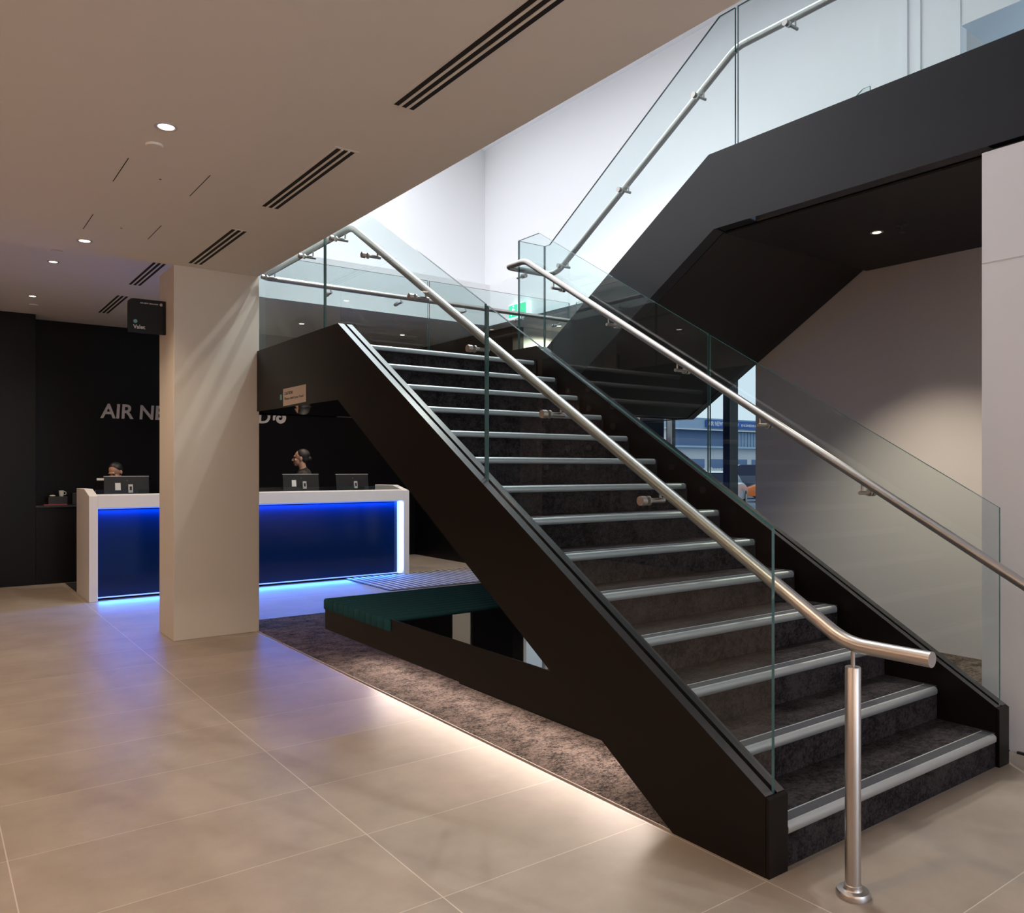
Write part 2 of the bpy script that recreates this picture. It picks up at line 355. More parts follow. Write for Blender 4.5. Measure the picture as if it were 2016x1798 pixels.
# ------------------------------------------------------------------ setting: walls of the ground floor
struct('wall_left', bx(-4.1, -4.0, -5, 12.05, 0, 3.5), M['brown_wall'], 'brown panelled side wall')
bm = B(); box(bm, -5.2, 1.3, -5.1, -5, 0, 3.3); box(bm, 1.3, 12, -5.1, -5, 3.0, 3.3); box(bm, 6.2, 12, -5.1, -5, 0, 3.0)
struct('wall_front', bm, M['grey_wall'], 'entrance wall behind the camera')
# glazed entrance
bm = B()
for x in (1.3, 2.9, 4.5, 6.14): box(bm, x, x+0.06, -5.08, -5.02, 0, 3.0)
struct('window_3', bm, M['frame_blue'], 'entrance glazing frame')
struct('wall_back', (lambda b: (box(b, -5.2, 1.19, 12.05, 12.6, 0, 3.5), box(b, 1.19, 2.6, 12.45, 12.6, 0, 3.5), box(b, 2.6, 7.0, 12.45, 12.6, 0, 3.6), b)[3])(B()), M['black_wall'], 'black lacquered wall behind the reception counter')
bm = B(); box(bm, 7.0, 7.2, 9.55, 12.45, 0, 3.6)
struct('wall_right_black', bm, M['black_wall'], 'black wall at the right of the reception area')
bm = B(); box(bm, 7.2, 8.4, 9.55, 9.65, 2.95, 3.6); box(bm, 8.15, 8.4, 9.55, 9.65, 0, 2.95)
struct('wall_right_return', bm, M['white_wall'], 'light wall beyond the stair landing, washed by a downlight')
struct('wall_right', bx(8.4, 8.5, 8.0, 9.65, 0, 3.66), M['white_wall'], 'light outer wall beyond the stair landing')
bm = B()
for x in (7.2, 7.62, 8.09): box(bm, x, x+0.06, 9.56, 9.64, 0.02, 2.95)
box(bm, 7.26, 8.09, 9.56, 9.64, 2.88, 2.95); box(bm, 7.26, 8.09, 9.56, 9.64, 0.02, 0.1)
w2 = struct('window_2', bm, M['frame_white'], 'window with pale frame beyond the stair landing')
finish(bx(7.26, 8.09, 9.595, 9.605, 0.1, 2.88), 'pane', M['window_glass'], w2)
bm = B(); prism(bm, [(7.0, 6.56), (7.2, 6.76), (8.4, 8.0), (8.4, 8.3), (7.0, 6.95)], 'Z', 0, 3.6); box(bm, 7.0, 7.2, 4.4, 6.56, 3.0, 3.6)
struct('wall_right_pier', bm, M['frame_blue'], 'dark wall pier beside the window')
struct('wall_grey', bx(6.70, 6.98, -4.9, 5.05, 0, 3.29), M['grey_wall'], 'plain grey wall under the upper flight, lit by one downlight')
struct('wall_stair', bx(4.672, 4.80, -4.9, 2.04, 0, 3.225), mat('pale_grey_paint', (0.76, 0.75, 0.77), 0.75, var=0.01), 'pale wall at the right end of the stair')
struct('trim_wall_joint', bx(4.6705, 4.672, -4.9, 2.04, 2.62, 2.624), M['grey_wall'])
struct('dark_strip_stair', bx(4.655, 4.672, -4.9, 1.86, 0, 0.012), M['black_floor'], 'thin dark strip at the foot of the pale wall')  # narrow dark band where the wall meets the floor

# windows
def window(name, y0, y1, z0, z1, mull, label, dx=0.0):
    bm = B(); t = 0.05
    def bx(x0, x1, *a): q = B(); box(q, x0+dx, x1+dx, *a); return q
    for q in ((y0, y0+t, z0, z1), (y1-t, y1, z0, z1), (y0+t, y1-t, z0, z0+t), (y0+t, y1-t, z1-t, z1)): box(bm, 7.04+dx, 7.14+dx, *q)
    o = struct(name, bm, M['frame_blue'], label)
    for a, b in mull:
        finish(bx(7.02, 7.16, a, b, z0+t, z1-t), 'mullion', M['frame_blue'], o)
    finish(bx(7.085, 7.095, y0+t, y1-t, z0+t, z1-t), 'pane', M['window_glass'], o)
    return o
w1 = window('window_1', 4.4, 6.56, 0.02, 3.0, [(5.625, 5.715)], 'tall window with a dark mullion beside the stair')
finish(bx(7.02, 7.04, 6.47, 6.53, 0.02, 3.0), 'window_jamb', M['frame_white'], w1)

tag(finish(bx(-3.999, -3.9, 11.5, 12.04, 0, 3.49), 'trim_4', mat('taupe_panel', (0.36, 0.29, 0.25), 0.6, var=0.02)), kind='structure')
# rectangular clad column
col = finish(bx(1.77, 2.519, 7.40, 7.925, 0, 3.28), 'column', M['pier'], bevel=0.004)
tag(col, 'wide beige panelled column between the lobby ceiling and the tile floor', 'column')
# decorative studs on the brown side wall (seen only mirrored in the stair glass)
stud_bm = B(); tube(stud_bm, [(0, 0, 0), (0.03, 0, 0)], 0.05, 16)
stud = finish(stud_bm, 'wall_stud', M['silver'], smooth=True)
k = 0
for i in range(9):
    for j in range(7):
        if random.random() < 0.45: continue
        o = stud if k == 0 else stud.copy()
        if k: COL.objects.link(o)
        o.location = (-3.999, 6.6+i*0.6+random.uniform(-.05, .05), 1.2+j*0.33)
        tag(o, 'small round metal stud on the brown side wall', 'stud', 'round studs on the brown side wall'); k += 1

# ------------------------------------------------------------------ ceiling fittings
def downlight(x, y, z, label, group, r=0.044):
    e = empty('downlight', (x, y, z), label, 'downlight', group)
    bm = B()
    seg = 28
    rings = []
    for rr, dz in ((r+0.012, 0), (r+0.012, -0.004), (r, -0.005), (r-0.004, -0.001)):
        rings.append([bm.verts.new((rr*math.cos(2*PI*k/seg), rr*math.sin(2*PI*k/seg), dz)) for k in range(seg)])
    for i in range(3):
        for k in range(seg): bm.faces.new([rings[i][k], rings[i][(k+1) % seg], rings[i+1][(k+1) % seg], rings[i+1][k]])
    finish(bm, 'trim_ring', M['silver'], e, True)
    bm = B(); lathe(bm, [(r-0.006, -0.0035), (r-0.006, -0.0005)]); finish(bm, 'lamp', M['lamp'], e)
    return e
labels = ['lit downlight in the lobby ceiling nearest the camera, above the round cover', 'lit downlight in the lobby ceiling close to its rear edge',
          'downlight overhead in the lobby ceiling', 'downlight at the rear left of the lobby ceiling', 'downlight in the middle left of the lobby ceiling',
          'downlight at the left of the lobby ceiling beside the camera', 'downlight at the left behind the camera', 'downlight near the brown wall at the rear', 'downlight near the brown wall beside the camera']
for (x, y), lb in zip(MAIN_LIGHTS, labels): downlight(x, y, CZ, lb, 'lobby downlights')
for (x, y, z), lb in zip(REAR_LIGHTS, ['downlight in the raised ceiling just past the lobby ceiling edge', 'farthest left downlight, above the reception area by the black wall',
        'left downlight of the pair seen through the landing glass', 'right downlight of the pair seen through the landing glass', 'added downlight in the raised ceiling, out of view at the left', 'added downlight in the raised ceiling, out of view, lighting the brown side wall']): downlight(x, y, z, lb, 'rear downlights', 0.040)
def disc(x, y, z, r, label):
    bm = B(); lathe(bm, [(r*0.9, -0.012), (r, -0.008), (r, -0.0002)]); finish_o = finish(bm, 'ceiling_speaker', M['ceiling'], None, True)
    finish_o.location = (x, y, z); tag(finish_o, label, 'speaker')
disc(1.031, 4.73, CZ, 0.046, 'round white ceiling cover beside the nearest lit downlight')
disc(1.00, 8.43, 3.5, 0.048, 'round white ceiling cover just behind the lobby ceiling edge')
disc(1.10, 11.35, 3.5, 0.048, 'round white ceiling cover nearest the black wall')
def vent(x0, x1, y0, y1, z, label):
    e = empty('slot_vent', ((x0+x1)/2, (y0+y1)/2, z), label, 'air vent', 'linear slot vents in the ceiling')
    w = (x1-x0); bm = B(); box(bm, x0-0.018, x1+0.018, y0-0.018, y1+0.018, z-0.002, z-0.0002); part(bm, 'vent_plate', M['ceiling'], e)
    for i in range(3):
        c = x0+w*(0.12+0.38*i); bm = B(); box(bm, c-0.0125, c+0.0125, y0, y1, z-0.0035, z-0.0021); part(bm, 'slot', M['dark_void'], e)
    for i in range(2):
        c = x0+w*(0.31+0.38*i); bm = B(); box(bm, c-0.006, c+0.006, y0, y1, z-0.006, z-0.0021); part(bm, 'vent_blade', M['ceiling'], e)
vent(1.855, 1.965, 2.30, 3.51, CZ, 'long three-slot air vent at the top of the photo, nearest the camera')
vent(1.855, 1.965, 4.18, 5.395, CZ, 'middle three-slot air vent in the lobby ceiling')
vent(1.855, 1.965, 6.05, 7.26, CZ, 'three-slot air vent in the lobby ceiling right above the column')
vent(1.805, 1.925, 8.27, 9.49, 3.5, 'three-slot air vent in the raised ceiling partly hidden by the column')
vent(1.815, 1.935, 10.17, 11.42, 3.5, 'farthest three-slot air vent, above the hanging black sign')
def hatch(x0, x1, y0, y1, label):
    e = empty('access_hatch', ((x0+x1)/2, (y0+y1)/2, CZ), label, 'hatch', 'flush ceiling hatches')
    bm = B(); box(bm, x0, x1, y0, y1, CZ-0.0007, CZ-0.0002); part(bm, 'hatch_panel', M['ceiling'], e)
    for x in (x0, x1):
        bm = B(); box(bm, x-0.0022, x+0.0022, y0, y1, CZ-0.0019, CZ-0.0003); part(bm, 'hatch_gap', M['dark_void'], e)
    bm = B(); lathe(bm, [(0.007, -0.001), (0.007, 0)], ((x0+x1)/2, (y0+y1)/2+0.02, CZ-0.0017), 12); part(bm, 'hatch_lock', M['dark_void'], e)
hatch(0.955, 1.41, 5.02, 5.48, 'square flush hatch in the lobby ceiling nearer the camera')
hatch(0.966, 1.413, 6.27, 6.70, 'square flush hatch in the lobby ceiling next to the rear lit downlight')

# ------------------------------------------------------------------ STAIRCASE
st = empty('staircase', (3.49, 1.82, 0), 'black steel dog-leg staircase with dark carpeted steps and silver nosings', 'staircase')
def lit_top_part(bm, m=None):
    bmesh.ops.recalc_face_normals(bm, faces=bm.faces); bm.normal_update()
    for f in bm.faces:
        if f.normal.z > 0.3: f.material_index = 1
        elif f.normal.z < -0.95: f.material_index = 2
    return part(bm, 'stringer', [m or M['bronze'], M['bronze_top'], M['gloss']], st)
def left_stringer():
    bm = B(); c = 2.5555; w = 0.011
    for a, b, d in ((XO, c-w, 0), (c+w, XI, 0), (c-w, c+w, 0.045)):
        prism(bm, [(1.838, 0), (1.838, 0.299-d), (5.603, 2.585-d), (7.395, 2.587-d), (7.395, 2.03), (5.603, 2.015), (3.0, 0.45), (2.736, 0.276), (2.29, 0)], 'X', a, b)
    return lit_top_part(bm)
left_stringer()
bm = B(); prism(bm, [(1.823, 0), (1.823, 0.289), (1.836, 0.297), (1.836, 0)], 'X', XO+0.001, XI-0.001); part(bm, 'stringer_end_plate', M['bronze'], st)
# right stringer of first flight, with its short level return at the landing
def right_stringer():
    bm = B(); c = 4.415; w = 0.011
    for a, b, d in ((RI, c-w, 0), (c+w, RO, 0), (c-w, c+w, 0.045)):
        prism(bm, [(1.838, 0), (1.838, 0.299-d), (5.603, 2.585-d), (5.99, 2.587-d), (5.99, 2.05), (5.66, 2.05), (2.736, 0.276), (2.29, 0)], 'X', a, b)
    return lit_top_part(bm)
right_stringer()
bm = B(); prism(bm, [(1.823, 0), (1.823, 0.289), (1.836, 0.297), (1.836, 0)], 'X', RI+0.001, RO-0.001); part(bm, 'stringer_end_plate', M['bronze'], st)
part(bx(4.475, 4.665, 5.875, 5.99, 2.05, 2.587), 'landing_return', M['bronze'], st)
# near stringer / beam of second flight
def f2_near(x0, x1, c, zb=3.252):
    bm = B(); w = 0.011
    for a, b, d in ((x0, c-w, 0), (c+w, x1, 0), (c-w, c+w, 0.045)):
        prism(bm, [(5.99, 2.587-d), (5.875, 2.60-d), (3.93, 3.81-d), (-2.9, 3.81-d), (-2.9, zb), (3.883, zb), (5.84, 2.03), (5.99, 2.03)], 'X', a, b)
    return lit_top_part(bm, M['beam'])
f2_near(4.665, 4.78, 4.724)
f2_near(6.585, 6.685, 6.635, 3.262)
# landing frame
part(bx(2.53, 6.585, 7.725, 7.84, 2.03, 2.587), 'landing_beam', M['gloss'], st)
part(bx(6.585, 6.685, 5.995, 7.84, 2.03, 2.587), 'landing_beam', M['gloss'], st)
bm = B(); box(bm, XI+.001, RI-.001, 5.605, 5.99, ZL-0.12, ZL); box(bm, XI+.001, 6.583, 5.99, 7.723, ZL-0.12, ZL); box(bm, 4.79, 6.583, 5.735, 5.99, ZL-0.12, ZL)
part(bm, 'landing_floor', M['staircarpet'], st)
bm = B(); box(bm, XI+.001, RI-.001, 5.61, 5.995, 2.035, 2.05); box(bm, XI+.001, 6.583, 5.995, 7.723, 2.035, 2.05)
part(bm, 'landing_soffit', M['gloss'], st)
# flight soffits
bm = B(); prism(bm, [(2.76, 0.30), (5.60, 2.03), (5.60, 2.05), (2.76, 0.32)], 'X', XI+.001, RI-.001); part(bm, 'flight_soffit', M['soffit'], st)
bm = B(); prism(bm, [(3.885, 3.245), (5.83, 2.045), (5.995, 2.045), (5.995, 2.062), (5.835, 2.062), (3.89, 3.262)], 'X', 4.782, 6.583)
part(bm, 'flight_soffit', M['soffit'], st)
# level soffit of the upper floor in panels with shadow gaps
for a, b in ((-2.9, 1.70), (1.712, 3.88)):
    part(bx(4.80 if a > 0 else 4.81, 6.699, a, b, 3.24, 3.255), 'soffit_panel', M['soffit'], st)
part(bx(4.78, 6.585, -2.9, 3.86, 3.30, 3.62), 'upper_slab', M['bronze'], st)

def step(k, yf, z, x0, x1, sgn, label=None, depth=TR):
    """carpeted tread + riser with aluminium nosing; sgn=+1 climbs towards +y"""
    bm = B()
    def by(a, b, z0, z1, xx0=x0, xx1=x1):
        ya, yb = yf+sgn*a, yf+sgn*b; box(bm, xx0, xx1, min(ya, yb), max(ya, yb), z0, z1)
    by(0.022, depth+0.04, z-0.035, z-0.003); by(0.022, 0.040, z-RS-0.002, z-0.036)
    o = part(bm, 'step', M['staircarpet'], st)
    bm = B(); pr = []
    n = 8
    for i in range(n+1):
        a = PI/2*i/n; pr.append((yf+sgn*(0.020-0.020*math.sin(a)), z-0.020+0.020*math.cos(a)))
    pr += [(yf+sgn*0.001, z-0.034), (yf+sgn*0.006, z-0.040), (yf+sgn*0.021, z-0.040)]
    prism(bm, pr, 'X', x0, x1-0.037)
    box(bm, x0, x1-0.037, *sorted((yf+sgn*0.068, yf+sgn*0.074)), z-0.003, z+0.0015)
    part(bm, 'nosing', M['alu'], o, True)
    bm = B(); box(bm, x0, x1-0.037, *sorted((yf+sgn*0.0205, yf+sgn*0.0675)), z-0.003, z+0.0006)
    part(bm, 'grip_strip', M['strip'], o)
    return o
for k in range(1, 14): step(k, Y0+(k-1)*TR, RS*k, XI+0.001, RI-0.001, 1)
step(14, Y0+13*TR, RS*14, XI+0.001, RI-0.001, 1, depth=0.0)
for j in range(1, 8): step(j, 5.70-(j-1)*0.29, ZL+RS*j, 4.782, 6.583, -1, depth=0.29 if j < 7 else 0.05)
part(bx(4.79, 6.58, -2.9, 3.90, 3.62, ZU-0.003), 'upper_floor', M['staircarpet'], st)
# extra upper floor to the right
struct('floor_upper', bx(6.69, 12, -3, 3.3, 3.3, ZU), M['grey_wall'], 'upper floor beyond the stair')

# ------------------------------------------------------------------ plinth and bench under the stair
ben = empty('bench', (3.2, 4.9, 0), 'long low bench with ribbed teal cushion on a black base running under the stair', 'bench')
bm = B()
prism(bm, [(3.0, 0.45), (3.093, 0.506), (4.774, 0.510), (4.774, 0.428), (5.837, 0.428), (5.837, 0.276), (2.736, 0.276)], 'X', XO, 2.505)
part(bm, 'stringer_skirt', M['bronze'], st)
bm = B(); box(bm, 2.5055, 4.5, 4.80, 5.825, 0.278, 0.427); part(bm, 'seat_base', M['bronze'], ben)
bm = B(); box(bm, 2.612, 4.36, 3.16, 4.799, 0.276, 0.497); part(bm, 'low_table', M['gloss'], ben, False)
part(bx(3.02, 4.3, 3.2, 4.75, 0.007, 0.276), 'foot_box', M['bronze'], ben)
# a black filler between the side panel and the low table, beside the stringer's slope
bm = B(); prism(bm, [(3.16, 0.40), (4.799, 0.40), (4.799, 0.497), (3.16, 0.497)], 'X', 2.505, 2.612); part(bm, 'low_table_edge', M['gloss'], ben)
# cushion: upholstered ribs running along x, rounded over the visible end
bm = B(); n = 12; w = (5.845-4.762)/n; prev = None
for i in range(n):
    for a in range(0 if i == 0 else 1, 11):
        t = a/10; y = 4.762+(i+t)*w; q = math.sin(PI*t)**0.45 if 0 < t < 1 else 0.0
        xf = 2.494-0.016*q; zt = 0.497+0.015*q
        cur = [bm.verts.new(p) for p in ((4.5, y, 0.43), (xf+0.004, y, 0.43), (xf, y, 0.436), (xf, y, zt-0.014), (xf+0.004, y, zt-0.004), (xf+0.014, y, zt), (4.5, y, zt))]
        if prev:
            for k in range(len(cur)): bm.faces.new([prev[k], prev[(k+1) % 7], cur[(k+1) % 7], cur[k]])
        else: bm.faces.new(cur)
        prev = cur
bm.faces.new(prev[::-1])
part(bm, 'cushion', M['teal'], ben, True)
# LED strip under the bench
part(bx(2.90, 2.93, 2.85, 5.70, 0.262, 0.2755), 'led_strip', emis('warm_led', (1.0, 0.78, 0.60), 6), ben)
for i in range(5):
    area('bench_led', (2.86, 3.05+i*0.60, 0.262), 0.08, 0.59, 5.2, (1.0, 0.83, 0.72), (0, math.radians(44), 0))

# ------------------------------------------------------------------ glass balustrades
def glass_panel(root, axis, pts, a, b):
    bm = B(); prism(bm, pts, axis, a, b, side=1, cap=0)
    return part(bm, 'glass_panel', [M['glass'], M['glass_edge']], root)
def poly(y0, y1, top, bot, knots):
    ys = sorted([y0, y1]+[k for k in knots if y0 < k < y1])
    return [(y, bot(y)) for y in ys]+[(y, top(y)) for y in reversed(ys)]
gl = empty('glass_balustrade', (2.555, 1.85, 0.3), 'clear glass balustrade on the left side of the lower flight', 'balustrade')
kn = [5.603, 5.62, 5.664]
bot = lambda y: (0.29+0.6072*(y-1.823) if y < 5.603 else 2.586)-0.035
for a, b in ((1.848, 3.722), (3.742, 5.968), (5.984, 7.72)): glass_panel(gl, 'X', poly(a, b, gtop, bot, [5.603, 5.664]), 2.547, 2.564)
gr = empty('glass_balustrade', (4.415, 1.85, 0.3), 'clear glass balustrade on the right side of the lower flight, beside the grey wall', 'balustrade')
gtr = lambda y: 1.304+0.6045*(y-1.843) if y < 5.625 else 3.59
for a, b in ((1.843, 3.705), (3.724, 5.93)): glass_panel(gr, 'X', poly(a, b, gtr, bot, [5.603, 5.625]), 4.407, 4.423)
glass_panel(gr, 'Y', [(4.425, 2.592), (4.714, 2.592), (4.714, 3.59), (4.425, 3.59)], 5.924, 5.940)
g2 = empty('glass_balustrade', (4.724, 3.9, 2.6), 'clear glass balustrade along the upper flight and upper floor edge', 'balustrade')
f2top = lambda y: 4.82 if y < 3.876 else (4.82-(y-3.876)*0.617 if y < 5.86 else 3.59)
f2bot = lambda y: (3.81 if y < 3.93 else (3.81-(y-3.93)*0.6221 if y < 5.875 else 2.60))-0.035
for a, b in ((3.734, 5.93), (1.5, 3.711), (-0.8, 1.48)): glass_panel(g2, 'X', poly(a, b, f2top, f2bot, [3.876, 3.93, 5.86, 5.875]), 4.716, 4.732)
g3 = empty('glass_balustrade', (6.635, 3.9, 2.6), 'clear glass balustrade on the far side of the upper flight', 'balustrade')
for a, b in ((3.81, 5.93), (5.95, 7.70)): glass_panel(g3, 'X', poly(a, b, f2top, lambda y: f2bot(y) if y < 5.94 else 2.592, [3.876, 3.93, 5.86, 5.875]), 6.627, 6.643)
g4 = empty('glass_balustrade', (4.5, 7.78, 2.6), 'clear glass balustrade across the back of the landing', 'balustrade')
for a, b in ((2.60, 4.535), (4.555, 6.585)): glass_panel(g4, 'Y', [(a, 2.592), (b, 2.592), (b, 3.59), (a, 3.59)], 7.772, 7.788)

# ------------------------------------------------------------------ handrails
RR_ = 0.0262
def bracket(root, y, z, xg, xr, axis='X', fx=None):
    """disc on the outer side of the glass, bar through it, pin up to the rail.  z = bar height"""
    s = 1 if xr > xg else -1
    def P(t, dz): return (xg+t, y, z+dz) if axis == 'X' else (fx, xg+t, z+dz)
    bm = B(); tube(bm, [P(-s*0.036, 0), P(-s*0.0088, 0)], 0.021, 20); o = part(bm, 'bracket', M['steel'], root, True)
    bm = B(); tube(bm, [P(s*0.0088, 0), P(s*0.018, 0)], 0.021, 18); tube(bm, [P(s*0.018, 0), P(xr-xg+s*0.022, 0)], 0.0115, 14); part(bm, 'bracket_arm', M['steel'], o, True)
    bm = B(); tube(bm, [P(xr-xg, 0.010), P(xr-xg, 0.052)], 0.0062, 10); part(bm, 'bracket_pin', M['steel'], o, True)
DZ = 0.076
def post(root, x, y):
    bm = B(); lathe(bm, [(0.0265, 0.012), (0.0265, 0.803), (0.0245, 0.806)], (x, y, 0), 28); o = part(bm, 'post', M['steel'], root, True)
    bm = B(); lathe(bm, [(0.0575, 0), (0.0575, 0.014), (0.053, 0.022), (0.033, 0.024), (0.030, 0.028), (0.030, 0.040), (0.0275, 0.043)], (x, y, 0), 36); part(bm, 'post_base', M['steel'], o, True)
    bm = B(); tube(bm, [(x, y, 0.80), (x, y, 0.862)], 0.0072, 12); part(bm, 'post_pin', M['steel'], o, True)
hl = empty('handrail', (2.645, 1.6, 0), 'brushed steel handrail on the left of the stair, ending over a floor post in front', 'handrail')
bm = B(); tube(bm, [(2.645, 1.307, 0.882), (2.645, 1.605, 0.882), (2.645, 5.687, 3.345), (2.645, 7.688, 3.345), (6.545, 7.688, 3.345), (6.545, 5.84, 3.345), (6.545, 3.79, 4.585), (6.545, 1.0, 4.585)], RR_, 24, 0.075)
part(bm, 'rail', M['steel'], hl, True)
post(hl, 2.645, 1.583)
def zl(y): return (0.882+0.6034*(y-1.605) if y < 5.687 else 3.345)-DZ
for y in (2.50, 3.19, 3.875, 4.563, 5.25): bracket(hl, y, zl(y)+0.016, 2.555, 2.645)
for y in (5.80, 6.435, 7.34): bracket(hl, y, zl(y), 2.555, 2.645)
for x in (3.35, 4.15, 4.97, 5.77, 6.35): bracket(hl, 0, 3.345-0.060, 7.78, 7.688, 'Y', x)
hr = empty('handrail', (4.33, 1.6, 0), 'brushed steel handrail right of the stair, turning at the landing up the second flight', 'handrail')
bm = B(); tube(bm, [(4.33, 1.307, 0.882), (4.33, 1.605, 0.882), (4.33, 5.72, 3.352), (4.33, 6.0, 3.352), (4.81, 6.0, 3.352), (4.81, 5.84, 3.352), (4.81, 3.79, 4.585), (4.81, -0.5, 4.585)], RR_, 24, 0.07)
part(bm, 'rail', M['steel'], hr, True)
post(hr, 4.33, 1.583)
def zr(y): return 0.882+0.6003*(y-1.605)-DZ
for y in (2.535, 3.23, 3.93, 4.64, 5.32): bracket(hr, y, zr(y), 4.415, 4.33)
bracket(hr, 0, 3.352-DZ, 5.931, 6.0, 'Y', 4.47)
def z2(y): return (4.585-(y-3.79)*0.6015 if y > 3.79 else 4.585)-DZ
for y in (5.70, 4.91, 4.10, 3.30, 2.5): bracket(hr, y, z2(y), 4.724, 4.81)

downlight(7.55, 9.15, 3.6, 'downlight washing the light wall beyond the landing', 'rear downlights', 0.04)
# soffit downlight and sprinkler under the upper flight
downlight(5.66, 0.6, 3.24, 'unseen soffit downlight added beyond the pale wall', 'stair soffit downlight', 0.034)
downlight(5.66, 3.2, 3.24, 'single warm downlight in the black soffit under the upper flight', 'stair soffit downlight', 0.034)
spk = empty('sprinkler', (5.64, 3.0, 3.24), 'small dark sprinkler head in the black soffit beside the downlight', 'sprinkler')
bm = B(); lathe(bm, [(0.032, -0.004), (0.034, 0), (0.0345, 0.0001)], (5.64, 3.0, 3.2398)); part(bm, 'rosette', M['black_plastic'], spk, True)
bm = B(); lathe(bm, [(0.022, -0.052), (0.022, -0.049), (0.005, -0.048), (0.004, -0.03), (0.009, -0.02), (0.009, -0.0045)], (5.64, 3.0, 3.24), 16); part(bm, 'deflector', M['black_plastic'], spk, True)

# ------------------------------------------------------------------ signs
vs = empty('hanging_sign', (1.62, 7.673, 2.85), 'black projecting sign reading Valet on the left side of the column', 'sign')
bm = B(); prism(bm, [(1.455, 2.703), (1.768, 2.703), (1.768, 3.002), (1.505, 3.002), (1.482, 2.998), (1.458, 2.978), (1.455, 2.955)], 'Y', 7.673, 7.703)
part(bm, 'sign_board', M['sign_black'], vs, bevel=0.002)
t = text_bm('Valet', 0.098, 0.036, 0.002, bold=0.02); part(orient(t, (1.497, 7.672, 2.735), (1, 0, 0), (0, 0, 1)), 'lettering', M['sign_text'], vs)
t = text_bm('AIR NEW ZEALAND', 0.150, 0.0105, 0.002, bold=0.03); part(orient(t, (1.553, 7.672, 2.961), (1, 0, 0), (0, 0, 1)), 'lettering', M['sign_text'], vs)
bm = B(); tube(bm, [(1.515, 7.672, 2.800), (1.515, 7.669, 2.800)], 0.0165, 20); part(bm, 'dot', M['teal_dot'], vs, True)
def koru(cx, y, cz, R, th, flip=1, a0=-0.6, turns=1.45, n=60):
    """thick spiral in the XZ plane"""
    bm = B(); rings = []
    for i in range(n+1):
        t = i/n; a = a0-t*turns*2*PI*flip; r = R*(1-0.80*t); w = th*(0.25+0.75*math.sin(PI*min(1, 0.12+t*0.9)))
        for_ = []
        for rr in (r+w/2, r-w/2):
            for yy in (y, y-0.012): for_.append(bm.verts.new((cx+rr*math.cos(a), yy, cz+rr*math.sin(a))))
        rings.append(for_)
    for i in range(n):
        p, q = rings[i], rings[i+1]
        for u, v in ((0, 1), (1, 3), (3, 2), (2, 0)): bm.faces.new([p[u], p[v], q[v], q[u]])
    bm.faces.new([rings[0][0], rings[0][1], rings[0][3], rings[0][2]]); bm.faces.new([rings[-1][0], rings[-1][1], rings[-1][3], rings[-1][2]])
    return bm
bm = koru(1.728, 7.674, 2.967, 0.0125, 0.006); part(bm, 'emblem', M['sign_text'], vs)
bm = koru(1.735, 7.674, 2.722, 0.008, 0.003); part(bm, 'emblem', M['black_plastic'], vs)
ws = empty('wall_lettering', (3.3, 12.45, 2.3), 'large silver letters and curled emblem on the black wall behind reception', 'sign')
t = text_bm('AIR NEW ZEALAND', 2.40, 0.205, 0.025, shear=0.06, bold=0.018); part(orient(t, (2.005, 12.449, 2.208), (1, 0, 0), (0, 0, 1)), 'lettering', M['letter'], ws)
bm = koru(4.565, 12.448, 2.30, 0.10, 0.058, flip=1, a0=3.5); part(bm, 'emblem', M['letter'], ws)
cs = empty('caution_sign', (2.495, 6.45, 2.1), 'small pale caution plate on the black landing beam', 'sign')
bm = B(); prism(bm, [(6.215, 2.042), (6.719, 2.036), (6.719, 2.183), (6.215, 2.183)], 'X', 2.493, 2.4955); part(bm, 'plate', M['caution'], cs)
t = text_bm('CAUTION:', 0.19, 0.026, 0.001, bold=0.03); part(orient(t, (2.4928, 6.685, 2.128), (0, -1, 0), (0, 0, 1)), 'lettering', M['caution_text'], cs)
t = text_bm('Please mind your head', 0.42, 0.030, 0.001); part(orient(t, (2.4928, 6.685, 2.078), (0, -1, 0), (0, 0, 1)), 'lettering', M['caution_text'], cs)
bm = B(); prism(bm, [(6.75, 2.095), (6.79, 2.095), (6.79, 2.14), (6.75, 2.14)], 'X', 2.493, 2.4955); o = finish(bm, 'sticker', M['teal_dot']); tag(o, 'tiny teal sticker beside the caution plate', 'sticker')
ex = empty('exit_sign', (6.69, 8.95, 3.7), 'lit green and white exit sign on the white bulkhead', 'sign')
part(bx(6.66, 6.729, 8.74, 9.18, 3.60, 3.80), 'sign_case', M['exit_white'], ex, bevel=0.004)
part(bx(6.655, 6.66, 8.78, 8.92, 3.615, 3.785), 'green_panel', M['exit_green'], ex)
part(bx(6.655, 6.66, 8.97, 9.17, 3.615, 3.785), 'green_panel', M['exit_green'], ex)
t = B(); ball(t, (6.653, 9.06, 3.762), 0.012, u=10, v=8); tube(t, [(6.653, 9.07, 3.735), (6.653, 9.08, 3.69), (6.653, 9.11, 3.64)], 0.010, 8); tube(t, [(6.653, 9.08, 3.69), (6.653, 9.03, 3.66)], 0.009, 8); tube(t, [(6.653, 9.07, 3.73), (6.653, 9.03, 3.71)], 0.006, 8)
part(t, 'running_figure', M['exit_white'], ex)

# ------------------------------------------------------------------ reception counter
YC = 10.10
ct = empty('reception_counter', (3.5, 10.5, 0), 'long white reception counter with dark front lit by a blue glow', 'counter')
def endp(x0, x1):
    bm = B(); prism(bm, [(YC, 0), (YC, 1.195), (YC+0.34, 1.268), (11.0, 1.268), (11.0, 0)], 'X', x0, x1); return part(bm, 'end_panel', M['counter_white'], ct, bevel=0.004)
endp(1.515, 1.605); endp(5.498, 5.585)
bm = B(); prism(bm, [(YC+.001, 1.055), (YC+.001, 1.20), (YC+0.14, 1.21), (YC+0.14, 1.055)], 'X', 1.605, 5.498)
